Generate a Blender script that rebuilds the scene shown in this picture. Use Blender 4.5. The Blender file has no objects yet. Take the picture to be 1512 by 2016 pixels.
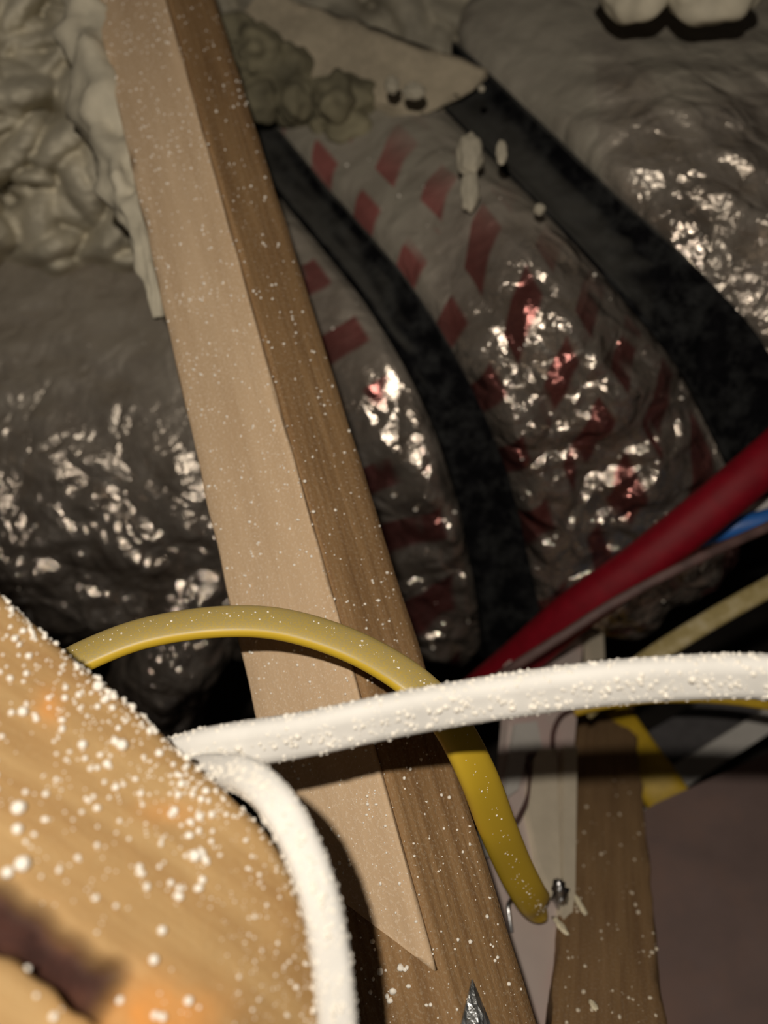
import bpy, math, random
import numpy as np
from mathutils import Vector, Matrix, noise as mn

# ---------------------------------------------------------------- camera, light, world
F = 1600.0                      # focal length in pixels of a 1512 x 2016 frame
PITCH = math.radians(30)
CAM = np.array([0.0, 0.0, 1.45])
FW = np.array([0, math.cos(PITCH), -math.sin(PITCH)])
UP = np.array([0, math.sin(PITCH), math.cos(PITCH)])
RT = np.array([1.0, 0, 0])
def P(px, py, d):
    return CAM + d * (FW + RT * (px - 756) / F - UP * (py - 1008) / F)
def C3(x, y, z):                # point from the camera: right, up, forward
    return CAM + RT * x + UP * y + FW * z

cd = bpy.data.cameras.new('camera'); cam = bpy.data.objects.new('camera', cd)
bpy.context.collection.objects.link(cam)
cam.location = CAM; cam.rotation_euler = (math.pi / 2 - PITCH, 0, 0)
cd.sensor_fit = 'VERTICAL'; cd.sensor_height = 36; cd.lens = F / 2016 * 36
cd.clip_start = 0.01; cd.clip_end = 50
cd.dof.use_dof = True; cd.dof.focus_distance = 0.50; cd.dof.aperture_fstop = cd.lens / 7.5
bpy.context.scene.camera = cam

w = bpy.data.worlds.new('world'); bpy.context.scene.world = w; w.use_nodes = True
w.node_tree.nodes['Background'].inputs[0].default_value = (0.9, 0.85, 0.8, 1)
w.node_tree.nodes['Background'].inputs[1].default_value = 0.05

def lamp(name, loc, power, radius, col):
    l = bpy.data.lights.new(name, 'POINT'); l.energy = power; l.shadow_soft_size = radius; l.color = col
    o = bpy.data.objects.new(name, l); o.location = loc; bpy.context.collection.objects.link(o); return o
lamp('headlamp', C3(-0.055, 0.145, -0.22), 23, 0.009, (1.0, 0.90, 0.77))

vs = bpy.context.scene.view_settings
vs.view_transform = 'Standard'; vs.look = 'None'; vs.gamma = 1; vs.use_curve_mapping = False; vs.exposure = 0.0

# ---------------------------------------------------------------- helpers
rng = np.random.default_rng(7); random.seed(7)
def nrm(v): return v / (np.linalg.norm(v) + 1e-12)

def obj(name, V, Fc, mat=None, parent=None, smooth=True, uv=None, attr=None, label=None, cat=None, group=None, kind=None, origin=None):
    V = np.asarray(V, float)
    if parent is None:
        if origin is None:
            lo, hi = V.min(0), V.max(0); origin = np.array([(lo[0]+hi[0])/2, (lo[1]+hi[1])/2, lo[2]])
    else:
        origin = np.array(parent.location)
    me = bpy.data.meshes.new(name)
    me.from_pydata((V - origin).tolist(), [], [list(map(int, f)) for f in Fc])
    if smooth: me.polygons.foreach_set('use_smooth', [True] * len(me.polygons))
    if uv is not None:
        u = me.uv_layers.new(name='UVMap'); li = np.zeros(len(me.loops), int); me.loops.foreach_get('vertex_index', li)
        u.data.foreach_set('uv', np.asarray(uv, float)[li].ravel())
    if attr:
        for k, a in attr.items():
            t = me.attributes.new(k, 'FLOAT', 'POINT'); t.data.foreach_set('value', np.asarray(a, float))
    me.update()
    o = bpy.data.objects.new(name, me); bpy.context.collection.objects.link(o)
    if mat: me.materials.append(mat)
    if parent is None: o.location = origin
    else: o.parent = parent
    if label: o['label'] = label
    if cat: o['category'] = cat
    if group: o['group'] = group
    if kind: o['kind'] = kind
    return o

def empty(name, loc, label, cat, group=None):
    o = bpy.data.objects.new(name, None); bpy.context.collection.objects.link(o); o.location = loc
    o.empty_display_size = .05; o['label'] = label; o['category'] = cat
    if group: o['group'] = group
    return o

def spline(pts, n):
    """Catmull-Rom through rows of pts (any width), n samples."""
    p = np.asarray(pts, float); k = len(p)
    p = np.vstack([2*p[0]-p[1], p, 2*p[-1]-p[-2]])
    t = np.linspace(0, k-1-1e-9, n); i = t.astype(int); f = (t-i)[:, None]
    a, b, c, d = p[i], p[i+1], p[i+2], p[i+3]
    return .5*((2*b)+(-a+c)*f+(2*a-5*b+4*c-d)*f**2+(-a+3*b-3*c+d)*f**3)

def grid_faces(nu, nv, wrap_v=False, off=0, flip=False):
    fs = []
    for i in range(nu-1):
        for j in range(nv if wrap_v else nv-1):
            j2 = (j+1) % nv
            f = (off+i*nv+j, off+i*nv+j2, off+(i+1)*nv+j2, off+(i+1)*nv+j)
            fs.append(f[::-1] if flip else f)
    return fs

def cable(name, rows, a, b, mat, lobed=0, n=140, ns=20, parent=None, **kw):
    """rows: px, py, depth, roll in degrees. a, b: half width / half thickness."""
    r = spline(rows, n)
    pts = np.array([P(*q[:3]) for q in r]); roll = np.radians(r[:, 3])
    T = np.gradient(pts, axis=0); V = []; UVs = []; fr = []
    L = np.concatenate([[0], np.cumsum(np.linalg.norm(np.diff(pts, axis=0), axis=1))])
    for i in range(n):
        t = nrm(T[i]); view = nrm(pts[i]-CAM)
        W = nrm(np.cross(t, view)); N = nrm(np.cross(W, t))
        c, s = math.cos(roll[i]), math.sin(roll[i])
        W, N = c*W+s*N, -s*W+c*N
        fr.append((pts[i], t, W, N))
        for j in range(ns):
            q = 2*math.pi*j/ns; ca, sa = math.cos(q), math.sin(q)
            x = a*math.copysign(abs(ca)**.8, ca)
            y = b*math.copysign(abs(sa)**.8, sa)*(1-lobed*math.exp(-(x/a*3.2)**2))
            V.append(pts[i]+W*x+N*y); UVs.append((L[i], j/ns))
    Fc = grid_faces(n, ns, True)
    Fc.append(tuple(range(ns))[::-1]); Fc.append(tuple((n-1)*ns+j for j in range(ns)))
    o = obj(name, V, Fc, mat, parent, uv=UVs, **kw)
    return o, fr

def ico(level):
    t = (1+5**.5)/2
    v = [(-1,t,0),(1,t,0),(-1,-t,0),(1,-t,0),(0,-1,t),(0,1,t),(0,-1,-t),(0,1,-t),(t,0,-1),(t,0,1),(-t,0,-1),(-t,0,1)]
    f = [(0,11,5),(0,5,1),(0,1,7),(0,7,10),(0,10,11),(1,5,9),(5,11,4),(11,10,2),(10,7,6),(7,1,8),(3,9,4),(3,4,2),(3,2,6),(3,6,8),(3,8,9),(4,9,5),(2,4,11),(6,2,10),(8,6,7),(9,8,1)]
    v = [nrm(np.array(q, float)) for q in v]
    for _ in range(level):
        cache = {}; nf = []
        def mid(a, b):
            k = (min(a,b), max(a,b))
            if k not in cache: cache[k] = len(v); v.append(nrm(v[a]+v[b]))
            return cache[k]
        for a, b, c in f:
            x, y, z = mid(a,b), mid(b,c), mid(c,a); nf += [(a,x,z),(b,y,x),(c,z,y),(x,y,z)]
        f = nf
    return np.array(v), np.array(f)
ICO = {k: ico(k) for k in (0, 1, 2, 3)}

def beads_mesh(pos, rad, level=0, jitter=.25, stretch=None):
    bv, bf = ICO[level]; V = []; Fc = []
    for k, (p, r) in enumerate(zip(pos, rad)):
        q = bv*(1+rng.uniform(-jitter, jitter, (1, 3)))*r
        q = q*(1+rng.uniform(-jitter*.5, jitter*.5, (len(bv), 1)))
        Fc.append(bf+k*len(bv)); V.append(q+p)
    return np.vstack(V), np.vstack(Fc)

def lump(name, c, axes, mat, level=3, amp=.15, fq=2.0, seed=0, frame=None, **kw):
    """a noisy rounded lump; axes = radii along right, up, forward or a given frame."""
    bv, bf = ICO[level]; fr = np.array(frame if frame is not None else [RT, UP, FW])
    V = []
    for q in bv:
        s = 1+amp*mn.noise(Vector(q*fq)+Vector((seed*3.1, seed, 0)))*2
        V.append(c+(q*s*np.array(axes))@fr)
    return obj(name, V, bf, mat, **kw)

def block(A, B, W, N, w0, w1, depth, nseg=60, endA=None, endB=None, edge=.002, rough=.0008, seed=0):
    """board between axis points A and B; front face spans w0..w1 along W; thickness along N (away)."""
    T = nrm(B-A); L = np.linalg.norm(B-A); e = edge
    sec = [(w0, e), (w0+e*.3, e*.3), (w0+e, 0)] + [(w0+(w1-w0)*k/8, 0) for k in range(1, 8)] + [(w1-e, 0), (w1-e*.3, e*.3), (w1, e), (w1, depth-e), (w1-e, depth), (w0+e, depth), (w0, depth-e)]
    V = []; uv = []; ns = len(sec)
    for i in range(nseg+1):
        for j, (x, z) in enumerate(sec):
            s = L*i/nseg
            if endA: s = max(s, endA(x, z))
            if endB: s = min(s, endB(x, z))
            k = rough*mn.noise(Vector((s*12, x*50+seed, z*50)))
            kk = rough*1.5*mn.noise(Vector((s*25, j*.7+seed*2, 0)))
            V.append(A+T*s+W*(x+(kk if j in (0,1,2,10,11,12,13) else 0))+N*(z+k)); uv.append((s, x+z*1.0+.3*(z > e)))
    Fc = grid_faces(nseg+1, ns, True); Fc.append(tuple(range(ns))[::-1]); Fc.append(tuple(nseg*ns+j for j in range(ns)))
    return np.array(V), Fc, uv

# ---------------------------------------------------------------- materials
def mat(name):
    m = bpy.data.materials.new(name); m.use_nodes = True
    nt = m.node_tree; return m, nt, nt.nodes['Principled BSDF']
def nd(nt, t, **kw):
    n = nt.nodes.new(t)
    for k, v in kw.items(): setattr(n, k, v)
    return n
def ramp(nt, src, stops):
    r = nd(nt, 'ShaderNodeValToRGB'); cr = r.color_ramp
    while len(cr.elements) < len(stops): cr.elements.new(.5)
    for e, (p, c) in zip(cr.elements, stops):
        e.position = p; e.color = (*c, 1) if len(c) == 3 else c
    nt.links.new(src, r.inputs[0]); return r.outputs[0]
def noise_tex(nt, vec, scale, detail=4, rough=.55):
    n = nd(nt, 'ShaderNodeTexNoise'); n.inputs['Scale'].default_value = scale
    n.inputs['Detail'].default_value = detail; n.inputs['Roughness'].default_value = rough
    nt.links.new(vec, n.inputs['Vector']); return n.outputs[0]
def mapping(nt, vec, scale, rot=(0, 0, 0)):
    m = nd(nt, 'ShaderNodeMapping'); m.inputs['Scale'].default_value = scale; m.inputs['Rotation'].default_value = rot
    nt.links.new(vec, m.inputs['Vector']); return m.outputs[0]
def mix(nt, fac, a, b):
    m = nd(nt, 'ShaderNodeMix', data_type='RGBA')
    for s, v in ((m.inputs[0], fac), (m.inputs[6], a), (m.inputs[7], b)):
        if isinstance(v, (int, float)): s.default_value = v
        elif isinstance(v, tuple): s.default_value = (*v, 1)
        else: nt.links.new(v, s)
    return m.outputs[2]
def math_n(nt, op, a, b=0.0):
    m = nd(nt, 'ShaderNodeMath', operation=op)
    for s, v in ((m.inputs[0], a), (m.inputs[1], b)):
        if isinstance(v, (int, float)): s.default_value = v
        else: nt.links.new(v, s)
    return m.outputs[0]
def bump(nt, bs, h, strength=.3, dist=.002):
    b = nd(nt, 'ShaderNodeBump'); b.inputs['Strength'].default_value = strength; b.inputs['Distance'].default_value = dist
    nt.links.new(h, b.inputs['Height']); nt.links.new(b.outputs[0], bs.inputs['Normal'])

def wood(name, c1, c2, c3, grain=1.0, dust=(.7, .6, .5), dustamt=.35, rough=.75, along=4, across=120, bark=False, fleck=.05):
    m, nt, bs = mat(name); uv = nd(nt, 'ShaderNodeTexCoord').outputs['UV']
    g = noise_tex(nt, mapping(nt, uv, (along, across, 1)), 1.0, 6, .65)
    big = noise_tex(nt, mapping(nt, uv, (along*1.2, across*.15, 1)), 1.0, 3)
    col = ramp(nt, g, [(.30, c1), (.5, c2), (.72, c3)])
    col = mix(nt, math_n(nt, 'MULTIPLY', ramp(nt, big, [(.35, (0,0,0)), (.7, (1,1,1))]), .45), col, c1)
    d = ramp(nt, noise_tex(nt, uv, 420, 3, .7), [(.50, (0,0,0)), (.66, (1,1,1))])
    d2 = ramp(nt, noise_tex(nt, uv, 14, 3), [(.3, (.45,)*3), (.65, (1,1,1))])
    col = mix(nt, math_n(nt, 'MULTIPLY', math_n(nt, 'MULTIPLY', d, d2), dustamt), col, dust)
    if bark:
        a = nd(nt, 'ShaderNodeAttribute', attribute_name='bark').outputs['Fac']
        k = nd(nt, 'ShaderNodeAttribute', attribute_name='knot').outputs['Fac']
        pb = ramp(nt, noise_tex(nt, uv, 45, 3), [(.3, (.020, .008, .007)), (.55, (.055, .020, .014)), (.72, (.13, .055, .03))])
        col = mix(nt, math_n(nt, 'MULTIPLY', k, ramp(nt, noise_tex(nt, uv, 45, 3), [(.3, (.3,)*3), (.6, (1,1,1))])), col, (.72, .30, .07))
        col = mix(nt, a, col, pb)
    nt.links.new(col, bs.inputs['Base Color']); bs.inputs['Roughness'].default_value = rough
    bs.inputs['Specular IOR Level'].default_value = .25
    bump(nt, bs, math_n(nt, 'ADD', g, math_n(nt, 'MULTIPLY', d, .5)), .35, .0012)
    return m

def plain(name, c, rough=.6, metal=0., var=.12, nscale=60, spec=.4, bmp=.2, dust=None, dustamt=0., dist=.001, dscale=300):
    m, nt, bs = mat(name); co = nd(nt, 'ShaderNodeTexCoord').outputs['Object']
    n = noise_tex(nt, co, nscale, 5)
    lo = tuple(x*(1-var*2) for x in c); hi = tuple(min(1, x*(1+var)) for x in c)
    col = ramp(nt, n, [(.3, lo), (.7, hi)])
    if dust:
        d = ramp(nt, noise_tex(nt, co, dscale, 4, .7), [(.45, (0,0,0)), (.65, (1,1,1))])
        col = mix(nt, math_n(nt, 'MULTIPLY', d, dustamt), col, dust)
    nt.links.new(col, bs.inputs['Base Color'])
    bs.inputs['Roughness'].default_value = rough; bs.inputs['Metallic'].default_value = metal
    bs.inputs['Specular IOR Level'].default_value = spec
    if bmp: bump(nt, bs, n, bmp, dist)
    return m

M = {}
M['light_board'] = wood('light_board', (.47, .325, .195), (.56, .405, .255), (.64, .475, .31), along=3, across=40, dust=(.74, .60, .45), dustamt=.65)
M['plank'] = wood('plank', (.16, .085, .035), (.27, .16, .07), (.36, .22, .105), along=5, across=160, dust=(.55, .46, .33), dustamt=.35)
M['post'] = wood('post', (.17, .095, .045), (.26, .16, .075), (.32, .20, .10), along=5, across=140, dust=(.5, .42, .32), dustamt=.25)
M['beam'] = wood('beam', (.29, .16, .06), (.40, .255, .11), (.50, .34, .16), along=5, across=75, dust=(.6, .46, .26), dustamt=.18, bark=True)
M['white'] = plain('white_sheath', (.70, .69, .66), .7, nscale=40, var=.04, bmp=.1)
M['crumb'] = plain('foam_crumb', (.86, .82, .74), .8, var=.05, nscale=500, bmp=0)
M['crumb_tan'] = plain('tan_crumb', (.62, .54, .42), .9, var=.15, nscale=500, bmp=0)
M['foam'] = plain('spray_foam', (.53, .485, .375), .72, var=.13, nscale=22, bmp=.5, dist=.003)
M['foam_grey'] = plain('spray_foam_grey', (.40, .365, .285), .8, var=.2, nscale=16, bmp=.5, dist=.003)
M['foam_shaded'] = plain('foam_shaded', (.20, .18, .115), .85, var=.25, nscale=16, bmp=.5, dist=.003)  # darker copy of the foam, shade of the hollow put into its colour
M['black'] = plain('black_strap', (.0055, .0055, .0065), .95, var=.3, nscale=60, spec=.04, bmp=.5, dust=(.10, .105, .10), dustamt=.16, dscale=30)
M['red'] = plain('red_pipe', (.17, .003, .010), .55, var=.1, spec=.15)
M['blue'] = plain('blue_pipe', (.02, .12, .42), .4, var=.1)
M['brown_cable'] = plain('brown_cable', (.10, .055, .05), .6, var=.2)
M['olive'] = plain('olive_cable', (.40, .32, .13), .6, var=.12, dust=(.5, .45, .33), dustamt=.5, dscale=60)
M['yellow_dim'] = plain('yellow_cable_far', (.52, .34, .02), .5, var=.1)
M['pinkwhite'] = plain('pale_board', (.54, .455, .42), .8, var=.06, nscale=9, dust=(.56, .35, .34), dustamt=.35, dscale=12, bmp=.15)
M['mauve'] = plain('mauve_board', (.165, .115, .105), .85, var=.12, nscale=7, dust=(.22, .13, .10), dustamt=.5, dscale=6, bmp=.1)
M['beige'] = plain('beige_strip', (.62, .55, .43), .6, var=.06, nscale=30)
M['pale'] = plain('pale_slat', (.52, .50, .47), .6, var=.08, nscale=20)
M['steel'] = plain('steel', (.55, .55, .56), .3, 1.0, var=.15, nscale=120, bmp=.3)
M['galv'] = plain('galvanised', (.50, .52, .53), .32, .9, var=.35, nscale=160, bmp=.8, dist=.0015)
M['dark'] = plain('dark_sheathing', (.05, .042, .036), .9, var=.3, nscale=6)
M['chip'] = plain('wood_chip', (.80, .72, .52), .7, var=.1, nscale=200)
M['dusty_board'] = plain('dusty_board', (.36, .31, .225), .9, var=.12, nscale=14, bmp=.4, dust=(.45, .38, .28), dustamt=.5, dscale=90)

nt = M['black'].node_tree; bs = nt.nodes['Principled BSDF']; old = bs.inputs['Base Color'].links[0].from_socket
gn = nd(nt, 'ShaderNodeNewGeometry'); sz = nd(nt, 'ShaderNodeSeparateXYZ'); nt.links.new(gn.outputs['Normal'], sz.inputs[0])
nt.links.new(mix(nt, math_n(nt, 'MULTIPLY', ramp(nt, sz.outputs[2], [(.62, (0,0,0)), (.92, (1,1,1))]), .30), old, (.18, .175, .155)), bs.inputs['Base Color'])
# yellow cable: clean yellow below, dusted above (the dust lies on the upward side, all round its own section)
m, nt, bs = mat('yellow_sheath')
uv = nd(nt, 'ShaderNodeTexCoord').outputs['UV']; sep = nd(nt, 'ShaderNodeSeparateXYZ'); nt.links.new(uv, sep.inputs[0])
geo = nd(nt, 'ShaderNodeNewGeometry'); sg = nd(nt, 'ShaderNodeSeparateXYZ'); nt.links.new(geo.outputs['Normal'], sg.inputs[0])
nz = noise_tex(nt, uv, 60, 4)
fac = ramp(nt, math_n(nt, 'ADD', sg.outputs[2], math_n(nt, 'MULTIPLY', nz, .25)), [(.70, (0,0,0)), (.82, (1,1,1))])
fine = ramp(nt, noise_tex(nt, nd(nt, 'ShaderNodeTexCoord').outputs['Object'], 900, 3), [(.35, (.45,)*3), (.6, (1,1,1))])
col = mix(nt, math_n(nt, 'MULTIPLY', math_n(nt, 'MULTIPLY', fac, fine), .85), (.62, .42, .03), (.42, .345, .17))
nt.links.new(col, bs.inputs['Base Color']); bs.inputs['Roughness'].default_value = .45
M['yellow'] = m

# printed foil wrap
def foil_mat(name, printed, dustbase):
    m, nt, bs = mat(name)
    uv = nd(nt, 'ShaderNodeTexCoord').outputs['UV']; ob = nd(nt, 'ShaderNodeTexCoord').outputs['Object']
    sep = nd(nt, 'ShaderNodeSeparateXYZ'); nt.links.new(uv, sep.inputs[0])
    du = nd(nt, 'ShaderNodeAttribute', attribute_name='dust').outputs['Fac']
    dn = ramp(nt, noise_tex(nt, ob, 16, 6, .65), [(.30, (0,0,0)), (.62, (1,1,1))])
    dfac = math_n(nt, 'MINIMUM', math_n(nt, 'ADD', math_n(nt, 'MULTIPLY', du, .75), math_n(nt, 'MULTIPLY', dn, math_n(nt, 'ADD', math_n(nt, 'MULTIPLY', du, .4), .05))), 1.0)
    base = ramp(nt, noise_tex(nt, ob, 30, 4), [(.3, (.36, .30, .25)), (.7, (.60, .53, .46))])
    col = mix(nt, dfac, base, (.30, .275, .225))
    if printed:
        # rows of red print: slanted bars along the wrap
        wb = math_n(nt, 'MULTIPLY', noise_tex(nt, uv, 2.2, 1), .3)
        wv = math_n(nt, 'ADD', math_n(nt, 'MULTIPLY', sep.outputs[1], 10.5), math_n(nt, 'MULTIPLY', sep.outputs[0], 1.1))
        bars = ramp(nt, math_n(nt, 'FRACT', math_n(nt, 'ADD', wv, wb)), [(.0, (1,1,1)), (.40, (1,1,1)), (.46, (0,0,0)), (.95, (0,0,0))])
        rows = ramp(nt, math_n(nt, 'FRACT', math_n(nt, 'ADD', math_n(nt, 'MULTIPLY', sep.outputs[0], 1.55), .52)), [(.0, (1,1,1)), (.68, (1,1,1)), (.73, (0,0,0)), (.97, (0,0,0))])
        gap = ramp(nt, noise_tex(nt, uv, 4.5, 1), [(.38, (0,0,0)), (.44, (1,1,1))])
        rows = math_n(nt, 'MULTIPLY', rows, gap)
        pr = nd(nt, 'ShaderNodeAttribute', attribute_name='print').outputs['Fac']
        fac = math_n(nt, 'MULTIPLY', math_n(nt, 'MULTIPLY', bars, rows), pr)
        fac = math_n(nt, 'MULTIPLY', fac, .8)
        col = mix(nt, fac, col, (.26, .045, .045))
    nt.links.new(col, bs.inputs['Base Color'])
    met = math_n(nt, 'SUBTRACT', .92, math_n(nt, 'MULTIPLY', dfac, .88))
    nt.links.new(met, bs.inputs['Metallic'])
    nt.links.new(math_n(nt, 'ADD', .10, math_n(nt, 'MULTIPLY', dfac, .45)), bs.inputs['Roughness'])
    v = nd(nt, 'ShaderNodeTexVoronoi', feature='DISTANCE_TO_EDGE'); v.inputs['Scale'].default_value = 17
    wob = nd(nt, 'ShaderNodeTexNoise'); wob.inputs['Scale'].default_value = 14; nt.links.new(ob, wob.inputs['Vector'])
    va = nd(nt, 'ShaderNodeVectorMath', operation='MULTIPLY_ADD'); nt.links.new(wob.outputs['Color'], va.inputs[0]); va.inputs[1].default_value = (.09,)*3; nt.links.new(ob, va.inputs[2])
    nt.links.new(va.outputs[0], v.inputs['Vector'])
    cr = nd(nt, 'ShaderNodeAttribute', attribute_name='crumple').outputs['Fac']
    h = math_n(nt, 'ADD', math_n(nt, 'MULTIPLY', v.outputs[0], 1.3), math_n(nt, 'MULTIPLY', noise_tex(nt, ob, 26, 5, .6), .8))
    bump(nt, bs, math_n(nt, 'MULTIPLY', h, cr), .9, .017)
    return m
M['foil'] = foil_mat('printed_foil', True, 0)
M['foil_plain'] = foil_mat('plain_foil', False, 0)

# ---------------------------------------------------------------- setting
def box(name, lo, hi, m, **kw):
    x0, y0, z0 = lo; x1, y1, z1 = hi
    V = [(x, y, z) for x in (x0, x1) for y in (y0, y1) for z in (z0, z1)]
    Fc = [(0,1,3,2), (4,6,7,5), (0,4,5,1), (2,3,7,6), (0,2,6,4), (1,5,7,3)]
    return obj(name, V, Fc, m, smooth=False, **kw)
box('floor', (-1.6, -1.2, -.05), (1.6, 2.2, 0), M['dark'], kind='structure')
box('ceiling', (-1.6, -1.2, 2.5), (1.6, 2.2, 2.55), M['dark'], kind='structure')
box('wall_back', (-1.6, 2.2, 0), (1.6, 2.25, 2.5), M['dark'], kind='structure')
box('wall_left', (-1.65, -1.2, 0), (-1.6, 2.2, 2.5), M['dark'], kind='structure')
box('wall_right', (1.6, -1.2, 0), (1.65, 2.2, 2.5), M['dark'], kind='structure')

# ---------------------------------------------------------------- foil duct
NV = 320
def closed_section(front, back):
    p = np.vstack([front, back]); k = len(p); n = NV
    t = np.linspace(0, k, n, endpoint=False); i = t.astype(int); f = (t-i)[:, None]
    a, b, c, d = p[(i-1) % k], p[i % k], p[(i+1) % k], p[(i+2) % k]
    return .5*((2*b)+(-a+c)*f+(2*a-5*b+4*c-d)*f**2+(-a+3*b-3*c+d)*f**3)
def sec(fr, extra=.62):
    f = np.array([P(*q) for q in fr]); mid = (f[0]+f[-1])/2
    far = []
    k = len(f)
    for i in (k-2, k//2, 1):
        v = f[i]-mid; along = nrm(f[-1]-f[0]); va = along*np.dot(v, along); vo = v-va
        far.append(mid+va*.9-vo*.2+nrm(mid-CAM)*np.linalg.norm(vo)*.2+nrm(mid-CAM)*(.22 if i in (1, k-2) else .36)*1.0)
    return closed_section(f, np.array(far))
S = [
 sec([(-760,420,1.15),(-640,560,1.05),(-560,760,.98),(-520,960,.96),(-500,1150,1.0),(-480,1320,1.12)]),
 sec([(-160,430,1.15),(-40,560,1.05),(60,760,.98),(120,950,.96),(160,1120,1.0),(150,1280,1.12)]),
 sec([(180,330,1.16),(330,450,1.05),(470,650,.96),(560,850,.94),(610,1070,1.0),(620,1280,1.12)]),
 sec([(470,235,1.14),(600,368,1.01),(770,570,.90),(905,810,.87),(985,1060,.93),(1010,1310,1.08)]),
 sec([(710,195,1.12),(835,300,.99),(980,450,.88),(1120,680,.84),(1240,900,.90),(1320,1180,1.04)]),
 sec([(850,128,1.10),(980,245,.98),(1140,405,.88),(1310,570,.84),(1450,745,.87),(1560,1010,1.0)]),
 sec([(1000,-60,1.14),(1180,90,1.0),(1380,260,.89),(1580,450,.86),(1730,640,.89),(1860,900,1.0)]),
 sec([(1400,-260,1.22),(1560,-90,1.08),(1750,90,.98),(1950,270,.95),(2100,480,.98),(2230,720,1.1)]),
]
S = np.array(S)                       # (8, 220, 3)
def duct_at(t):                       # t in section units
    t = np.atleast_1d(t); k = len(S)
    p = np.concatenate([[2*S[0]-S[1]], S, [2*S[-1]-S[-2]]])
    t = np.clip(t, 0, k-1-1e-9); i = t.astype(int); f = (t-i)[:, None, None]
    a, b, c, d = p[i], p[i+1], p[i+2], p[i+3]
    return .5*((2*b)+(-a+c)*f+(2*a-5*b+4*c-d)*f**2+(-a+3*b-3*c+d)*f**3)
def project(p):
    q = p-CAM; z = q@FW
    return 756+F*(q@RT)/z, 1008-F*(q@UP)/z, z
T_ = np.linspace(0, 7, 640)
G = duct_at(T_)
cen = G.mean(1, keepdims=True)
nor = G-cen; nor /= np.linalg.norm(nor, axis=2, keepdims=True)
pinch = .022*np.exp(-((T_-3)/.20)**4)+.026*np.exp(-((T_-5)/.35)**4)
puff = .012*np.cos((T_-3)*math.pi)*-1
PX, PY, PZ = project(G.reshape(-1, 3)); PX = PX.reshape(G.shape[:2]); PY = PY.reshape(G.shape[:2])
def sg(x): return 1/(1+np.exp(-x))
# crumpled most on the middle and lower right of the wrap, smooth towards the upper left
crump = .25+.75*sg((PX*.55+PY*.9-880-180)/70)*sg((PX-760)/60) 
crump = np.maximum(crump, .95*sg((PX-1180)/70)*sg((PY-130)/60))
crump = np.where(PX < 520, .22+.75*sg((PY-760-.15*PX)/90), crump)
H = np.zeros(G.shape[:2])
Gf = G.reshape(-1, 3); Cf = crump.ravel(); Hf = np.zeros(len(Gf))
vis = np.zeros(G.shape[:2], bool); vis[:, :220] = True; visf = vis.ravel()
FOLDS = []
for _ in range(7):
    dv = nrm(rng.normal(size=3)); fq = rng.uniform(8, 24); FOLDS.append((*dv, fq, .115/fq))
for i in range(len(Gf)):
    if not visf[i]: continue
    v = Vector(Gf[i]); wv = v+mn.noise_vector(v*9)*.035
    wv = v+mn.noise_vector(v*6)*.022; h = 0.0
    for kx, ky, kz, fq, am in FOLDS:
        q = (wv.x*kx+wv.y*ky+wv.z*kz)*fq
        h += am*(abs((q % 1.0)*2-1)-.5)
    d, _ = mn.voronoi(wv*9)
    Hf[i] = Cf[i]*(h+(d[1]-d[0])*.014+.012*mn.noise(v*4))+.005*mn.noise(v*5)
H = Hf.reshape(G.shape[:2])
near = np.maximum(np.exp(-((T_-3)/.24)**4), np.exp(-((T_-5)/.36)**4))
H = H*(1-.93*near)[:, None]
disp = H+(puff-pinch)[:, None]
D = G+nor*disp[:, :, None]
dust = np.clip(.95*sg((520-(PY-.62*(PX-600)))/90)*(PX > 520)+(PX <= 520)*sg((880-PY)/90)*.6, 0, 1)
dust = np.maximum(dust, (PX > 1000)*sg((330-PY+.12*(PX-1200))/55)*.95)
dust = dust*(1-.88*sg((PX-870)/30)*sg((PY-430)/30)*(PX < 1400))
dust = dust*(1-.75*(PX > 1180)*sg((PY-150-.25*(PX-1200)+40*np.sin(PX/45))/25)*sg((PX-1180)/40))
prt = ((PX > 540) & (PX < 1480) & (PY > 180)).astype(float)*sg((PY-.75*(PX-560)-180)/30+2)
L_ = np.linspace(0, 3.2, len(T_)); vv = np.linspace(0, 1.6, NV)
UVd = np.stack(np.meshgrid(T_, vv, indexing='ij'), -1).reshape(-1, 2)
duct_pts = D.reshape(-1, 3); duct_nor = nor.reshape(-1, 3)
Fd = grid_faces(len(T_), NV, True)
duct_o = obj('foil_duct', D.reshape(-1, 3), Fd, M['foil'], uv=UVd,
    attr={'dust': dust.ravel(), 'crumple': crump.ravel(), 'print': prt.ravel()},
    label='large duct wrapped in crumpled silver foil with faded red print, behind the timber', cat='duct')

def strap(t0, half, v0, v1, th, **kw):
    n = 14; ts = np.linspace(t0-half, t0+half, n); g = duct_at(ts); c = g.mean(1, keepdims=True)
    no = g-c; no /= np.linalg.norm(no, axis=2, keepdims=True)
    pin = .022*np.exp(-((ts-3)/.20)**4)+.026*np.exp(-((ts-5)/.35)**4)
    pf = .012*np.cos((ts-3)*math.pi)*-1
    base = g+no*(pf-pin)[:, None, None]*1
    # the strap is flat across its width
    mid = base[n//2-1:n//2+1].mean(0)
    w_ = np.array([.0 if 0 < i < n-1 else -.004 for i in range(n)])
    wob = np.array([[.0025*mn.noise(Vector((j*.13, i*.3, t0))) for j in range(NV)] for i in range(n)])
    out = base+no*(th+.004+w_[:, None]+wob)[:, :, None]; inn = base-no*.004
    V = np.concatenate([out, inn[::-1]], 0).reshape(-1, 3); nr = 2*n
    Fc = grid_faces(nr, NV, True)
    for j in range(NV):
        j2 = (j+1) % NV; Fc.append(((nr-1)*NV+j, (nr-1)*NV+j2, j2, j))
    return obj('duct_strap', V, Fc, M['black'], **kw)
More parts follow.
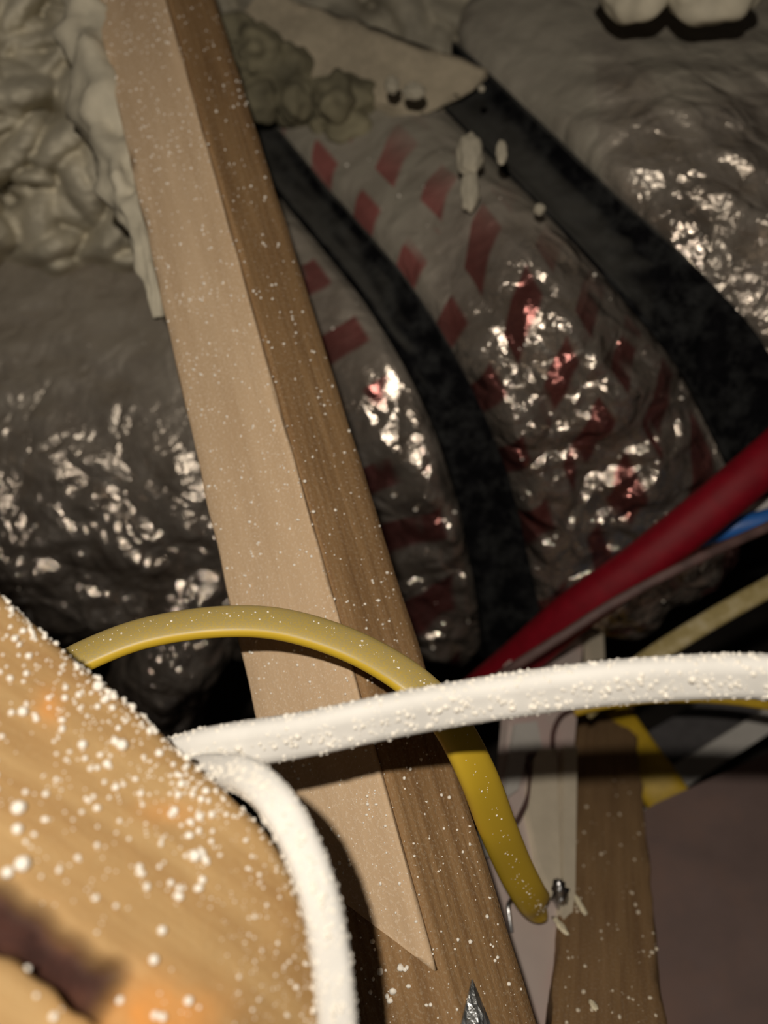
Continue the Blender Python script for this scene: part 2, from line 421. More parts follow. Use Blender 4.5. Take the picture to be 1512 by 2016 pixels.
strap(3.0, .165, 0, 1, .012, label='narrower black strap round the foil duct, just right of the pale board', cat='strap')
strap(5.0, .31, 0, 1, .012, label='wider black strap round the foil duct at the upper right', cat='strap')

sel = np.where((PX.ravel() > 0) & (PX.ravel() < 1512) & (PY.ravel() > 250) & (PY.ravel() < 1300) & visf)[0]
ks = rng.choice(sel, 110); rd = .0006+.0016*rng.random(110)**3
V, Fc = beads_mesh(duct_pts[ks]+duct_nor[ks]*rd[:, None]*.5, rd, 1)
obj('crumbs', V, Fc, M['crumb'], duct_o, kind='stuff')
# lower foil pipe, seen left of the post under the big duct
def pipe(name, rows, r, m, n=120, ns=48, crumple=1., **kw):
    q = spline(rows, n); pts = np.array([P(*k[:3]) for k in q]); T = np.gradient(pts, axis=0); V = []; UVs = []
    for i in range(n):
        t = nrm(T[i]); a = nrm(np.cross(t, FW)); b = np.cross(t, a)
        for j in range(ns):
            th = 2*math.pi*j/ns; d = a*math.cos(th)+b*math.sin(th); p = pts[i]+d*r
            vd, _ = mn.voronoi(Vector(p)*22)
            V.append(p+d*crumple*((vd[1]-vd[0])*.014+.012*mn.noise(Vector(p)*14))); UVs.append((i*.01, j/ns))
    Fc = grid_faces(n, ns, True); Fc.append(tuple(range(ns))[::-1]); Fc.append(tuple((n-1)*ns+j for j in range(ns)))
    k = len(V)
    return obj(name, V, Fc, m, uv=UVs, attr={'dust': [0.0]*k, 'crumple': [1.0]*k, 'print': [0]*k}, **kw)
pipe('foil_pipe', [(80,1850,1.25),(250,1500,1.15),(380,1220,1.08),(520,960,1.12),(640,700,1.3)], .062, M['foil_plain'],
     label='slim foil-wrapped pipe in the dark gap left of the pale board, under the large duct', cat='pipe')

# ---------------------------------------------------------------- spray foam
def foam_patch(name, x0, x1, y0, y1, depth, lobes, m, step=5, mask=None, thick=.10, seed=1, **kw):
    r = np.random.default_rng(seed)
    xs = np.arange(x0, x1+1, step); ys = np.arange(y0, y1+1, step)
    X, Y = np.meshgrid(xs, ys, indexing='ij'); Hh = np.zeros(X.shape)
    for _ in range(lobes['n']):
        cx, cy = r.uniform(x0, x1), r.uniform(y0, y1)
        an = math.radians(r.normal(lobes['ang'], lobes['spread'])); a = r.uniform(*lobes['a']); b = a*r.uniform(.28, .55)
        dx, dy = X-cx, Y-cy; u = dx*math.cos(an)+dy*math.sin(an); v = -dx*math.sin(an)+dy*math.cos(an)
        v = v+.25*b*np.sin(u/a*2+cx)
        q = 1-(np.abs(u/a)**2.2+np.abs(v/b)**2)
        h = np.where(q > 0, np.sqrt(np.maximum(q, 0)), 0)*lobes['h']*(b/30)**.6+np.where(q > 0, r.uniform(0, .8)*lobes['h'], 0)
        Hh = np.maximum(Hh, h)
    for i in range(X.shape[0]):
        for j in range(X.shape[1]):
            Hh[i, j] += .004*mn.noise(Vector((X[i, j]/18, Y[i, j]/14, seed)))+.016*mn.noise(Vector((X[i, j]/90, Y[i, j]/70, seed)))
    dd = depth(X, Y)-Hh
    if mask is not None: dd = dd+mask(X, Y)
    nx, ny = X.shape
    Fr = np.array([P(X[i, j], Y[i, j], dd[i, j]) for i in range(nx) for j in range(ny)])
    Bk = np.array([P(X[i, j], Y[i, j], depth(X, Y)[i, j]+.25) for i in (0, nx-1) for j in (0, ny-1)])
    Fc = grid_faces(nx, ny, flip=False)
    o = nx*ny; c = [0, ny-1, (nx-1)*ny, nx*ny-1]
    Fc.append(tuple([c[0]]+[j for j in range(1, ny)]+[o+1, o]))
    Fc.append(tuple([(nx-1)*ny+j for j in range(ny)]+[o+3, o+2])[::-1])
    Fc.append(tuple([i*ny for i in range(nx)]+[o+2, o])[::-1])
    Fc.append(tuple([i*ny+ny-1 for i in range(nx)]+[o+3, o+1]))
    Fc.append((o, o+1, o+3, o+2))
    return obj(name, np.vstack([Fr, Bk]), Fc, m, **kw)

foam_patch('spray_foam', -420, 330, -260, 560, lambda X, Y: 1.07-.0001*Y+.00045*np.maximum(0, Y-330)+0*X,
    dict(n=260, ang=-14, spread=40, a=(40, 125), h=.075), M['foam'], step=5,
    mask=lambda X, Y: .9*sg((Y-520-.04*X+14*np.sin(X/23))/9)*.12, seed=5,
    label='mass of lumpy beige spray foam filling the upper left corner', cat='foam')
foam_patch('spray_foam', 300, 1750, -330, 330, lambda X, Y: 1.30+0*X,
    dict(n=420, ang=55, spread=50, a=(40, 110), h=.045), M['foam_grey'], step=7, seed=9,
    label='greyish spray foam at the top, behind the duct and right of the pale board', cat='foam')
# foam squeezed along the left edge of the post
def foam_run(name, rows, m, seed, lab, amp=.42, **kw):
    q = spline(rows, 90); pts = np.array([P(*k[:3]) for k in q]); rad = q[:, 3]; T = np.gradient(pts, axis=0); V = []; ns = 28
    for i in range(90):
        t = nrm(T[i]); a = nrm(np.cross(t, FW)); b = np.cross(t, a)
        for j in range(ns):
            th = 2*math.pi*j/ns; d = a*math.cos(th)+b*math.sin(th)
            s = 1+amp*mn.noise(Vector((i*.16+seed, math.cos(th)*1.3, math.sin(th)*1.3)))*1.6+.16*mn.noise(Vector((i*.5, math.cos(th)*3, math.sin(th)*3+seed)))
            V.append(pts[i]+d*rad[i]*s)
    Fc = grid_faces(90, ns, True); Fc.append(tuple(range(ns))[::-1]); Fc.append(tuple(89*ns+j for j in range(ns)))
    return obj(name, V, Fc, m, label=lab, cat='foam', **kw)
foam_run('foam_bead_run', [(150,-130,.93,.03),(185,20,.88,.032),(200,130,.85,.033),(225,260,.82,.030),(250,370,.79,.022),(275,440,.77,.014),(296,540,.745,.010),(312,625,.735,.004)],
    M['foam'], 3, 'ragged run of pale foam clinging to the left edge of the pale board')
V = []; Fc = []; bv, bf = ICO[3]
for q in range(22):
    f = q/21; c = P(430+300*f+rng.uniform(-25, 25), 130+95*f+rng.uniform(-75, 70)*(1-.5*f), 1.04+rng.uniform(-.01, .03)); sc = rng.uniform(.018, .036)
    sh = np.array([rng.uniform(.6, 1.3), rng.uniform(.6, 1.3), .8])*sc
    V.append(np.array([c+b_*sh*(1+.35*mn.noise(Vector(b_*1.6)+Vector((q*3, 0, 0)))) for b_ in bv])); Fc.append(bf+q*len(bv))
obj('foam_clump', np.vstack(V), np.vstack(Fc), M['foam_shaded'], label='foam clump coloured dark olive for shade in the hollow between the pale board and the board offcut', cat='foam')
k = 0
for (x, y, d, rx, ry, s, lab) in [
    (1250, -22, .90, .042, .036, 1, 'smooth tan foam bulge at the top right edge, left one of the pair'),
    (1405, -20, .89, .052, .036, 2, 'smooth tan foam bulge at the top right edge, right one of the pair'),
    (925, 305, .86, .014, .022, 3, 'pale oval foam blob on the foil beside the wider strap, largest on the duct'),
    (925, 375, .86, .010, .022, 4, 'faint pale foam drip below the oval blob on the foil'),
    (988, 300, .845, .006, .013, 5, 'small pale foam crumb on the upper part of the wider black strap'),
    (1062, 412, .83, .006, .006, 6, 'pale foam crumb at the lower edge of the wider black strap'),
    (772, 168, .955, .009, .010, 7, 'small tan foam crumb under the dusty board, left of two'),
    (815, 180, .950, .014, .010, 8, 'small tan foam crumb under the dusty board, right of two'),
    (948, 175, .90, .004, .004, 9, 'tiny shiny bead above the start of the wider black strap')]:
    lump('foam_blob', P(x, y, d), (rx, ry, min(rx, ry)*.8), M['foam'] if k < 2 else M['foam_grey'], level=3, amp=.10, seed=s, label=lab, cat='foam'); k += 1

# dusty offcut of board in the foam at the top
A = P(430, 20, 1.06); B = P(980, 225, 1.00)
T = nrm(B-A); W = nrm(np.cross(T, FW)); N = nrm(np.cross(W, T)); N = N if N@FW > 0 else -N
W = W if W@UP < 0 else -W
V, Fc, uv = block(A, B, W, N, -.050, .042, .03, 40, rough=.008, edge=.006, endA=lambda x, z: .03+.3*abs(x), endB=lambda x, z: .36-.9*max(0, x+.02))
obj('board_offcut', V, Fc, M['dusty_board'], uv=uv, label='dust-coated board offcut lodged in the foam at the top centre', cat='board')

# ---------------------------------------------------------------- main post
def ridge_d(y): return 1/(1.25+(2.128-1.25)*y/1920)
R0 = P(325-.2*0, -0, ridge_d(0)); R1 = P(858, 1920, ridge_d(1920))
Tm = nrm(R1-R0)
ray = nrm(P(600, 1000, .6)-CAM)
Wl = nrm(np.cross(Tm, ray)); Wl = Wl if Wl@RT < 0 else -Wl       # leftwards, in the screen plane
Nn = nrm(np.cross(Wl, Tm)); Nn = Nn if Nn@FW > 0 else -Nn        # away
th1 = math.radians(24)
W1 = math.cos(th1)*Wl+math.sin(th1)*Nn; N1 = -math.sin(th1)*Wl+math.cos(th1)*Nn
th2 = math.radians(38)
W2 = -math.cos(th2)*Wl+math.sin(th2)*Nn; N2 = math.sin(th2)*Wl+math.cos(th2)*Nn
A = R0-Tm*.45; Ltot = np.linalg.norm(R1-A)
BT = .0065
# pale board: cut at a slant so it ends in a point on the ridge
V, Fc, uv = block(A, R1, W1, N1, 0, .079, BT, 160, endB=lambda x, z: Ltot-.002-1.05*x, edge=.0018, rough=.0012, seed=3)
board_o = obj('pale_board', V, Fc, M['light_board'], uv=uv, label='long pale smooth board running from the top left to a slanted pointed end', cat='board')
# darker timber it is fixed to: left face under the pale board, right face seen all the way down
BT = .0065
A2 = R0-Tm*.45; A2L = A2+N1*BT
def timber(A, L, nseg=220):
    V = []; uv = []
    d12 = nrm(np.cross(W1, W2))
    c = A+N1*BT+W2*.003                       # rounded corner near the ridge
    sec_ = [W1*.080+N1*BT]+[W1*(.080-.080*k/7)+N1*BT for k in range(1, 7)]+[W1*.006+N1*BT+W2*.0, W1*.0015+N1*(BT+.0005), W2*.006+N2*.0003]
    sec_ += [W2*(.066*k/7)+N2*.0 for k in range(1, 7)]+[W2*.065, W2*.066+N2*.0015, W2*.066+N2*.05, W1*.080+N1*(.05)+W2*.02]
    us = [0]
    for a_, b_ in zip(sec_, sec_[1:]): us.append(us[-1]+np.linalg.norm(b_-a_))
    ns = len(sec_)
    for i in range(nseg+1):
        q = L*i/nseg
        for k, o_ in enumerate(sec_):
            e_ = .0012*mn.noise(Vector((q*14, k*.6, 2)))
            V.append(A+Tm*q+o_+(N1 if k < 9 else N2)*abs(e_)*(1.0 if 8 <= k <= 17 else .3)+W2*(.0012*mn.noise(Vector((q*20, 9, 1))) if k in (16, 17) else 0)); uv.append((q, us[k]))
    Fc = grid_faces(nseg+1, ns, True); Fc.append(tuple(range(ns))[::-1]); Fc.append(tuple(nseg*ns+k for k in range(ns)))
    return V, Fc, uv
V, Fc, uv = timber(A2, Ltot+.5)
# keep its hidden half beneath the pale board
V = np.array(V)
plank_o = obj('brown_plank', V, Fc, M['plank'], uv=uv, label='darker brown plank under the pale board, its side face and lower end speckled white', cat='plank')

def scatter(name, parent, n, sampler, rr, mt, level=0, power=3.0, flat=None, label=None):
    pos = []; rad = []
    for _ in range(n):
        r = rr[0]+(rr[1]-rr[0])*rng.random()**power
        p, nrmal = sampler(); pos.append(p+nrmal*r*.35); rad.append(r)
    V, Fc = beads_mesh(pos, rad, level)
    return obj(name, V, Fc, mt, parent, kind='stuff', label=label)
def samp_light():
    s = rng.uniform(.25, Ltot-.01); x = rng.uniform(0.0, .077)
    while s > Ltot-.006-1.05*x: s = rng.uniform(.25, Ltot)
    return A+Tm*s+W1*x, -N1
def samp_dark():
    s = Ltot*rng.random()**.75*1.0+rng.random()*.16; x = rng.uniform(.001, .064)
    return A2+Tm*s+W2*x, -N2
def samp_dark2():
    x = rng.uniform(.001, .078); s = Ltot-1.05*x+.003+rng.random()*.2
    return A2L+Tm*s+W1*x, -N1
scatter('crumbs', board_o, 2400, samp_light, (.0003, .0013), M['crumb'], power=4)
scatter('crumbs', plank_o, 900, samp_dark, (.0003, .0014), M['crumb'], power=4)
scatter('crumbs', plank_o, 260, samp_dark2, (.0004, .0024), M['crumb'], level=1, power=4)

# galvanised plate corner on the plank
c0 = P(928, 1932, .50); 
pl_n = -N2; 
def on_plank(px, py, lift=0.0):
    dr = P(px, py, 1)-CAM; t = np.dot(A2-CAM, N2)/np.dot(dr, N2); return CAM+dr*t-N2*lift
base = [on_plank(928, 1928), on_plank(1010, 2130), on_plank(960, 2320), on_plank(870, 2190), on_plank(898, 2050)]
n = 14; top = []
cen_ = np.mean(base, 0)
V = []; Fc = []
outl = []
for i in range(5):
    a_, b_ = base[i], base[(i+1) % 5]
    for k in range(8): outl.append(a_+(b_-a_)*k/8)
outl = np.array(outl); rings = 7; no = len(outl)
for r in range(rings):
    f = 1-r/rings
    for q in outl:
        p = cen_+(q-cen_)*f
        h = .0012+.004*min(1, (1-f)*3)+.0022*mn.noise(Vector(p)*160)
        V.append(p-N2*(h if r else .0012))
for q in outl: V.append(q)
V.append(cen_-N2*.006); V.append(cen_)
Fc = grid_faces(rings, no, True)
for j in range(no):
    j2 = (j+1) % no
    Fc.append((rings*no+j, rings*no+j2, j2, j)); Fc.append(((rings-1)*no+j, (rings-1)*no+j2, (rings+1)*no)); Fc.append((rings*no+j2, rings*no+j, (rings+1)*no+1))
obj('metal_plate', V, Fc, M['galv'], smooth=False, label='pointed tip of a dented galvanised plate on the brown plank at the bottom', cat='plate')

# ---------------------------------------------------------------- foreground beam
E = spline([(-420,760,.44),(-200,960,.41),(0,1145,.385),(130,1262,.375),(250,1362,.365),(370,1470,.358),(470,1560,.352),(560,1660,.348),(615,1780,.343),(645,1900,.34),(668,2016,.337),(690,2200,.33),(700,2420,.325)], 260)
O = spline([(-900,1500,.30),(-700,1900,.25),(-500,2200,.22),(-300,2500,.21),(-100,2800,.205),(100,3000,.20)], 260)
nE, nS = 260, 200
Ew = np.array([P(*q) for q in E]); Ow = np.array([P(*q) for q in O])
face_n = nrm(np.cross(Ew[200]-Ew[60], Ow[130]-Ew[130])); face_n = face_n if face_n@FW < 0 else -face_n
s_ = np.linspace(0, 1, nS)**1.4
Gb = Ew[:, None, :]*(1-s_[None, :, None])+Ow[:, None, :]*s_[None, :, None]
bx, by, bz = project(Gb.reshape(-1, 3)); bx = bx.reshape(nE, nS); by = by.reshape(nE, nS)
# bark pocket: a groove along a line, ending in a blunt tip
ax, ay, ex_, ey_ = -150., 1715., 228., 1955.
dx_, dy_ = ex_-ax, ey_-ay; LL = math.hypot(dx_, dy_)
tt = ((bx-ax)*dx_+(by-ay)*dy_)/LL**2; dist = ((bx-ax)*-dy_+(by-ay)*dx_)/LL
wd = 60+8*np.sin(tt*7)
endf = sg((1.0-tt)*LL/9)
groove = sg((wd-np.abs(dist-8*np.sin(tt*9)-5*np.sin(tt*31)))/6)*endf
lip = sg((dist-wd)/12)*endf
knot = np.exp(-((bx-300)/120)**2-((by-2010)/75)**2)+.6*np.exp(-((bx-95)/28)**2-((by-1395)/40)**2)+.35*np.exp(-((bx-330)/60)**2-((by-1600)/25)**2)
h = -.011*groove+.005*lip
for i in range(nE):
    for j in range(nS):
        p = Vector(Gb[i, j]); h[i, j] += .0012*mn.noise(p*18)+.0006*mn.noise(p*60)-.002*groove[i, j]*mn.noise(p*60)
# rounded edge
edge = s_[None, :]*np.linalg.norm(Ow-Ew, axis=1)[:, None]
rr = .010; h = h-np.where(edge < rr, rr-np.sqrt(np.maximum(0, rr**2-(rr-edge)**2)), 0)
Gd = Gb+face_n*h[:, :, None]
back = [Gd[:, 0]+(nrm(P(300, 1500, 1)-CAM)*.04-RT*.010*k)*k for k in (1, 2)]
allv = np.concatenate([Gd[:, ::-1], back[0][:, None], back[1][:, None], (Gd[:, -1]+FW*.09)[:, None]], 1)
gdir = nrm(np.array([dx_, dy_]))
ub = np.zeros(allv.shape[:2]+(2,)); q = allv.reshape(-1, 3)
gx = nrm(Ew[120]-Ew[90]); gx = nrm(P(222, 1975, .29)-P(-150, 1740, .29)); gy = nrm(np.cross(face_n, gx))
ub = np.stack([q@gx, q@gy+.25*(q@face_n)], 1)
z3 = np.zeros((nE, 3))
bark_a = np.concatenate([groove[:, ::-1], z3], 1).ravel(); knot_a = np.concatenate([knot[:, ::-1], z3], 1).ravel()
Fb = grid_faces(nE, nS+3, True)
Fb.append(tuple(range(nS+3))[::-1]); Fb.append(tuple((nE-1)*(nS+3)+j for j in range(nS+3)))
beam_o = obj('timber_beam', q, Fb, M['beam'], uv=ub, attr={'bark': np.clip(bark_a, 0, 1), 'knot': np.clip(knot_a, 0, 1)},
    label='bright golden timber in the lower left foreground with a dark bark split', cat='beam')
pos = []; rad = []; posb = []
cnt = 0
while cnt < 1050:
    i = rng.integers(20, nE-1); j = rng.integers(0, nS-1)
    x, y = bx[i, j], by[i, j]
    if x < -60 or y > 2060: continue
    dens = .22+.78*math.exp(-max(0, y-x*.9-1150)/230) if x < 450 else .5
    if y > 1800 and x < 420: dens *= .25
    if groove[i, j] > .3 or rng.random() > dens: continue
    r = .00035+.0013*rng.random()**3.0
    if x > 430: r *= .6
    pos.append(Gd[i, j]+face_n*r*.4); rad.append(r); cnt += 1
V, Fc = beads_mesh(pos, rad, 1, .2)
obj('crumbs', V, Fc, M['crumb'], beam_o, kind='stuff')
def on_beam(x, y):
    k = np.argmin((bx-x)**2+(by-y)**2); return Gd.reshape(-1, 3)[k]
big = [(34,1595,16,'large white pellet near the left edge on the golden timber, upper of two touching'),
 (32,1634,12,'white pellet touching the underside of a bigger one near the left edge'),
 (42,1703,17,'largest white pellet, low at the left edge of the golden timber above the split'),
 (16,1720,13,'white pellet left of and below the largest low pellet at the left edge'),
 (238,1472,14,'big white pellet on the upper golden timber, right one of a touching pair'),
 (226,1465,10,'smaller pellet of the touching pair on the upper middle of the golden timber'),
 (160,1472,11,'white pellet alone, left of the touching pair on the upper golden timber'),
 (192,1356,14,'white pellet near the upper edge of the golden timber, highest of the large ones'),
 (45,1405,12,'white pellet near the left edge, by the small orange knot'),
 (382,1688,14,'big white pellet in the middle of the golden timber, left one of a close pair'),
 (399,1683,9,'smaller pellet at the right of the close pair in the middle of the golden timber'),
 (370,1491,11,'white pellet at the timber edge just under the start of the thick cable'),
 (315,1832,10,'pellet right of the bark split, uppermost of three on the lower timber'),
 (303,1893,11,'white pellet right of the bark split, middle of three on the lower timber'),
 (370,1970,10,'white pellet nearest the bottom edge on the lower timber')]
for i, (x, y, r, lab) in enumerate(big):
    p = on_beam(x, y); rr_ = r*.72/F*np.linalg.norm(p-CAM)
    lump('foam_pellet', p+face_n*rr_*.6, (rr_,)*3, M['crumb'], level=2, amp=.07, seed=i, cat='pellet', group='large pellets on the foreground timber',
         label=lab)

# ---------------------------------------------------------------- cables
def cable_crumbs(o, fr, n, a, b, r0, r1, arc=(0, 2*math.pi), mt=None, i0=0, i1=None, power=3):
    pos = []; rad = []; i1 = i1 or len(fr)-1
    for _ in range(n):
        i = rng.integers(i0, i1); p, t, W, N = fr[i]; p2 = fr[min(i+1, len(fr)-1)][0]; p = p+(p2-p)*rng.random()
        q = rng.uniform(*arc); r = r0+(r1-r0)*rng.random()**power
        pos.append(p+W*a*math.cos(q)+N*b*math.sin(q)); rad.append(r)
    V, Fc = beads_mesh(pos, rad, 0, .3); obj('crumbs', V, Fc, mt or M['crumb'], o, kind='stuff')

o, fr = cable('white_cable', [(120,1560,.45,0),(250,1530,.41,-8),(400,1480,.395,-20),(600,1446,.39,-32),(800,1404,.386,-36),(1000,1370,.383,-36),(1200,1345,.38,-36),(1400,1332,.378,-36),(1560,1334,.376,-36),(1800,1350,.375,-36),(2300,1400,.38,-36)],
    .0115, .0066, M['white'], .18, n=220, label='thick white cable crossing the middle of the picture from the golden timber to the right', cat='cable')
cable_crumbs(o, fr, 2600, .0115, .0066, .0004, .0013, i0=20)
cable_crumbs(o, fr, 420, .0115, .0066, .0008, .0018, i0=20)
o, fr = cable('white_cable', [(300,1560,.40,0),(370,1525,.39,0),(430,1518,.372,0),(490,1530,.352,5),(548,1585,.338,5),(595,1670,.332,5),(630,1770,.328,5),(652,1890,.325,5),(664,2016,.322,5),(672,2180,.32,5),(660,2500,.32,5)],
    .0080, .0060, M['white'], .10, n=200, label='white cable bending down along the edge of the golden timber to the bottom', cat='cable')
cable_crumbs(o, fr, 3000, .0078, .0058, .0004, .0012, i0=20)
cable_crumbs(o, fr, 60, .0078, .0060, .0008, .0015, i0=20)
o, fr = cable('yellow_cable', [(20,1400,.48,55),(100,1330,.49,55),(180,1285,.495,55),(290,1245,.505,55),(430,1224,.515,52),(560,1230,.515,50),(700,1275,.508,48),(820,1348,.495,45),(890,1430,.495,40),(942,1530,.51,30),(980,1630,.545,20),(1012,1705,.585,10),(1040,1758,.62,4),(1056,1780,.650,0),(1062,1782,.70,0)],
    .0135, .0058, M['yellow'], .0, n=220, label='bright yellow flat cable arching over the pale board and down to the staple', cat='cable')
cable_crumbs(o, fr, 700, .0120, .0058, .0003, .0009, arc=(math.pi*.7, math.pi*1.6))

# ---------------------------------------------------------------- lower right: boards, post, strips
def panel(name, pts, th, m, **kw):
    """flat board from a pixel outline on a plane given by three (px,py,d) corners in pts[:3]"""
    tri = [P(*q) for q in pts[:3]]; nn_ = nrm(np.cross(tri[1]-tri[0], tri[2]-tri[0])); nn_ = nn_ if nn_@FW > 0 else -nn_
    out = []
    for q in pts:
        dr = P(q[0], q[1], 1)-CAM; t = np.dot(tri[0]-CAM, nn_)/np.dot(dr, nn_); out.append(CAM+dr*t)
    k = len(out); V = out+[p+nn_*th for p in out]
    Fc = [tuple(range(k)), tuple(range(k, 2*k))[::-1]]+[(i, i+k, (i+1) % k+k, (i+1) % k) for i in range(k)]
    return obj(name, V, Fc, m, smooth=False, **kw), tri[0], nn_
pan, pp, pn = panel('pale_wallboard', [(925,1660,.71),(1140,1250,1.02),(1100,2300,.57),(1000,2300),(960,1850)][:3]+[(1060,2300),(930,1850)], .012, M['pinkwhite'],
    label='pale pinkish board behind the yellow cable end, between the plank and the brown post', cat='board')
# make outline proper
bpy.data.objects.remove(pan)
def onp(px, py, lift=0.):
    dr = P(px, py, 1)-CAM; t = np.dot(pp-CAM, pn)/np.dot(dr, pn); return CAM+dr*t-pn*lift
def slab(name, outline, m, lift0, lift1, on=onp, nn=None, **kw):
    nn = pn if nn is None else nn
    a_ = [on(x, y, lift1) for x, y in outline]; b_ = [on(x, y, 0)-nn*lift0 for x, y in outline]; k = len(a_)
    Fc = [tuple(range(k)), tuple(range(k, 2*k))[::-1]]+[(i, i+k, (i+1) % k+k, (i+1) % k) for i in range(k)]
    return obj(name, a_+b_, Fc, m, smooth=False, **kw)
slab('pale_board', [(1005,1290),(1150,1240),(1128,1500),(1114,1750),(1092,2016),(1070,2350),(960,2350),(880,1900),(928,1720),(985,1600),(1000,1420)], M['pinkwhite'], -.012, 0,
    label='pale pinkish wallboard behind the yellow cable end, left of the brown post', cat='board')
slab('cover_strip', [(1042,1500),(1052,1482),(1086,1480),(1088,1600),(1092,1750),(1080,1775),(1050,1700),(1030,1600)], M['beige'], 0, .008,
    label='beige flat strip standing on the pinkish wallboard beside the yellow cable', cat='strip')
slab('cover_strip', [(1098,1478),(1124,1478),(1118,1760),(1104,1870),(1094,1865),(1096,1700)], M['beige'], 0, .010,
    label='narrow pale strip along the left edge of the brown post', cat='strip')
slab('foam_scrap', [(1008,1430),(1050,1425),(1060,1480),(1028,1500),(1012,1560),(985,1580),(1000,1480)], M['pale'], 0, .006,
    label='grey-white scrap at the top of the pinkish wallboard beneath the white cable', cat='foam')
slab('grey_block', [(925,1652),(968,1600),(975,1625),(968,1680),(940,1700),(930,1690)], M['pale'], 0, .02,
    label='small grey-white block at the left edge of the pinkish wallboard', cat='block')
slab('small_stud', [(1148,1235),(1172,1228),(1175,1310),(1150,1312)], M['beige'], 0, .014,
    label='short pale stud stub above the white cable under the red pipe', cat='stud')
def wire(name, rows, r, m, **kw): return cable(name, rows, r, r, m, n=50, ns=10, **kw)
dpt = lambda x, y, l=0: float(np.dot(onp(x, y, l)-CAM, FW))
st = empty('cable_staple', onp(1040, 1800), 'bent steel staple holding down the end of the bright yellow cable', 'staple')
wire('staple_leg', [(1032,1772,dpt(1032,1772,.010),0),(1012,1768,dpt(1012,1768,.014),0),(1001,1782,dpt(1001,1782,.014),0),(1003,1808,dpt(1003,1808,.008),0),(1007,1836,dpt(1007,1836,0),0)], .0019, M['steel'], parent=st)
wire('gap_shadow', [(1132,1395,dpt(1132,1395,.02),0),(1105,1410,dpt(1105,1410,.02),0),(1090,1440,dpt(1090,1440,.015),0),(1088,1480,dpt(1088,1480,.015),0),(1090,1560,dpt(1090,1560,.013),0),(1092,1660,dpt(1092,1660,.012),0),(1090,1750,dpt(1090,1750,.012),0)], .0026, M['brown_cable'],  # dark line added as geometry for the shaded gap between the strips
    label='thin dark line put in as the shadow gap between the two beige strips', cat='shadow line')
wire('gap_shadow', [(1060,1485,dpt(1060,1485,.012),0),(1038,1492,dpt(1038,1492,.014),0),(1045,1530,dpt(1045,1530,.013),0),(1040,1570,dpt(1040,1570,.012),0),(1022,1610,dpt(1022,1610,.006),0),(1012,1625,dpt(1012,1625,.0),0)], .0026, M['brown_cable'],  # shadow outline of the flat strip, added as a thin dark tube
    label='thin dark line put in as the shadow edge left of the beige flat strip', cat='shadow line')
lump('staple_crown', onp(1084, 1768, .012), (.0065, .012, .005), M['steel'], level=2, amp=.4, fq=3, seed=4, parent=st)

# brown post
A3 = P(1190, 1370, 1.17); B3 = P(1200, 2016, .60); T3 = nrm(B3-A3)
ray3 = nrm(P(1180, 1700, .75)-CAM); W3 = nrm(np.cross(T3, ray3)); W3 = W3 if W3@RT > 0 else -W3
N3 = nrm(np.cross(T3, W3)); N3 = N3 if N3@FW > 0 else -N3
t3 = math.radians(12); W3r = math.cos(t3)*W3+math.sin(t3)*N3; N3r = -math.sin(t3)*W3+math.cos(t3)*N3
L3 = np.linalg.norm(B3-A3)+.4
V, Fc, uv = block(A3, A3+T3*L3, W3r, N3r, -.0415, .0415, .045, 80, endA=None, edge=.003, rough=.003, seed=5)
post_o = obj('brown_post', V, Fc, M['post'], uv=uv, label='dark brown timber post at the lower right between the wallboard and the mauve panel', cat='post')
def samp_post(): return A3+T3*(.22+rng.random()**.7*.40)+W3r*rng.uniform(-.040, .040), -N3r
scatter('crumbs', post_o, 130, samp_post, (.0004, .0019), M['crumb_tan'], level=1, power=2.6)
def on_post(px, py, lift=0.0):
    dr = P(px, py, 1)-CAM; t = np.dot(A3-CAM, N3r)/np.dot(dr, N3r); return CAM+dr*t-N3r*lift
for (x0, y0, x1, y1, wd_, lab) in [(1128,1763,1152,1808,.0045,'upper long pale wood chip lying on the brown post'),
    (1090,1812,1116,1845,.0055,'curled pale wood chip on the left edge of the brown post'),
    (1162,1975,1172,1996,.005,'short pale wood chip near the bottom of the brown post')]:
    a_, b_ = on_post(x0, y0, .003), on_post(x1, y1, .003); ax1 = b_-a_; l_ = np.linalg.norm(ax1)/2; ax1 = nrm(ax1); sd = nrm(np.cross(ax1, N3r))
    lump('wood_chip', (a_+b_)/2, (l_, wd_*.55, .0012), M['chip'], level=2, amp=.3, seed=x0, frame=[ax1, sd, N3r], label=lab, cat='chip')

# mauve panel and things behind the post
def make_plane(a, b, c):
    a, b, c = P(*a), P(*b), P(*c); n_ = nrm(np.cross(b-a, c-a)); n_ = n_ if n_@FW > 0 else -n_
    def on(px, py, lift=0.):
        dr = P(px, py, 1)-CAM; t = np.dot(a-CAM, n_)/np.dot(dr, n_); return CAM+dr*t-n_*lift
    return on, n_
on_m, n_m = make_plane((1280,1590,.96), (1512,1480,.98), (1400,2016,.78))
slab('mauve_panel', [(1225,1625),(1290,1582),(1512,1482),(2300,1120),(2300,2600),(1225,2600)], M['mauve'], -.012, 0, on=on_m, nn=n_m,
    label='large plain mauve-brown panel filling the lower right corner', cat='panel')
on_s, n_s = make_plane((1280,1590,1.10), (1512,1400,1.13), (1400,1700,1.08))
slab('ledger_board', [(1255,1605),(1290,1595),(1320,1570),(1512,1445),(1900,1200),(1900,1130),(1512,1392),(1340,1500),(1240,1560)], M['pale'], -.012, 0, on=on_s, nn=n_s,
    label='pale narrow board sloping behind the top edge of the mauve panel', cat='slat')
slab('grey_board', [(1180,1500),(1512,1310),(1900,1090),(1900,1140),(1512,1400),(1200,1590)], plain('grey_slat_m', (.07, .066, .068), .8), -.03, -.018, on=on_s, nn=n_s,
    label='dark grey board above the pale narrow board, under the thin yellow cable', cat='slat')
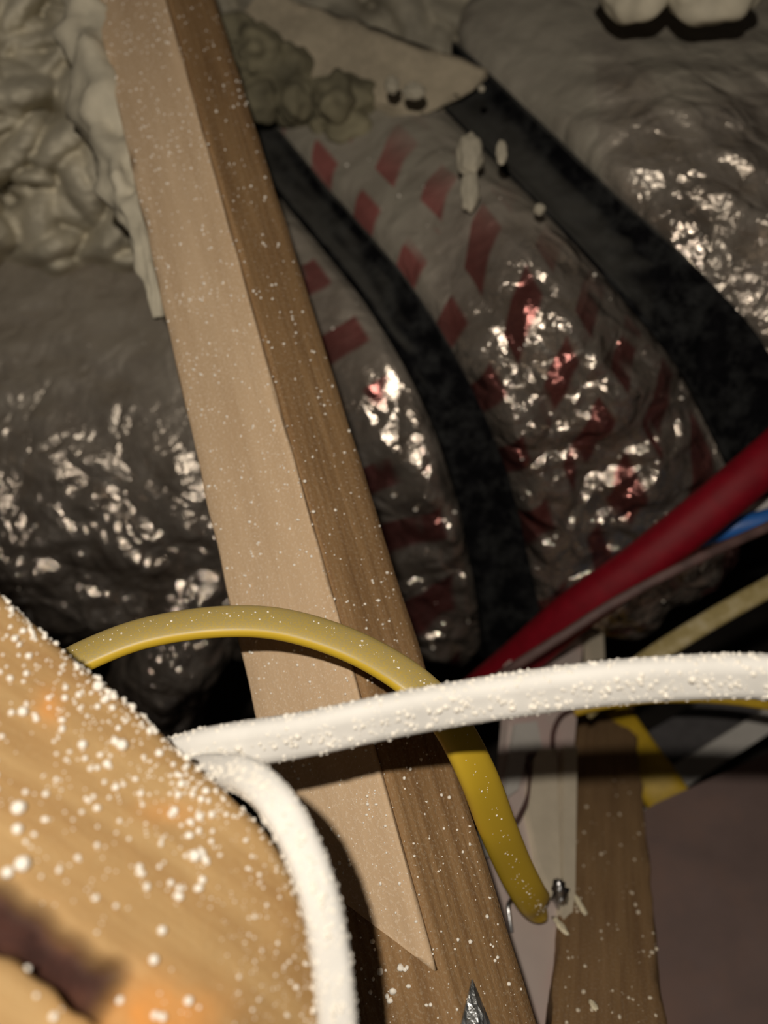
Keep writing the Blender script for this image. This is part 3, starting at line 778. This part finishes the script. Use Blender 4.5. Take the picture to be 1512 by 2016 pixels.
cable('yellow_cable', [(1150,1330,1.30,0),(1195,1400,1.13,0),(1250,1480,1.06,0),(1300,1550,1.03,0),(1350,1625,1.02,0),(1400,1700,1.02,0)], .0285, .007, M['yellow_dim'], .1, n=60,
    label='wide dull yellow cable slanting down behind the brown post onto the mauve panel', cat='cable')
cable('yellow_cable', [(1130,1400,.90,0),(1190,1386,.90,0),(1280,1374,.90,0),(1400,1374,.90,0),(1512,1388,.90,0),(1700,1430,.9,0),(2000,1520,.9,0)], .0058, .0045, M['yellow_dim'], n=80,
    label='thin yellow cable just below the thick white cable at the right edge', cat='cable')
cable('olive_cable', [(1150,1400,.93,20),(1260,1310,.92,20),(1380,1232,.91,20),(1512,1157,.90,20),(1750,1030,.9,20),(2100,850,.9,20)], .0115, .007, M['olive'], .1, n=80,
    label='dusty olive-yellow cable rising to the right edge above the white cable', cat='cable')
cable('red_pipe', [(900,1400,.99,0),(1020,1300,.93,0),(1130,1205,.88,0),(1260,1112,.85,0),(1400,1000,.83,0),(1512,905,.82,0),(1700,740,.82,0),(2000,480,.85,0)], .0235, .0235, M['red'], n=100, ns=28,
    label='thick dark red pipe slanting up to the right edge below the duct', cat='pipe')
cable('blue_pipe', [(1100,1230,.97,0),(1250,1115,.93,0),(1370,1060,.91,0),(1512,1022,.89,0),(1750,960,.88,0),(2050,880,.9,0)], .0115, .0115, M['blue'], n=80,
    label='blue pipe just under the red pipe at the right edge', cat='pipe')
cable('brown_cable', [(880,1400,.88,0),(1000,1320,.84,0),(1110,1250,.825,0),(1220,1180,.82,0),(1370,1102,.815,0),(1512,1037,.82,0),(1750,930,.82,0),(2050,800,.84,0)], .0052, .0042, M['brown_cable'], n=80,
    label='thin brown cable running along below the red and blue pipes', cat='cable')
cable('grey_cable', [(1380,1050,.93,0),(1460,1020,.92,0),(1512,990,.91,0),(1750,880,.9,0),(2050,760,.9,0)], .006, .006, M['pale'], n=50,
    label='thin pale grey cable between the red and blue pipes at the right edge', cat='cable')
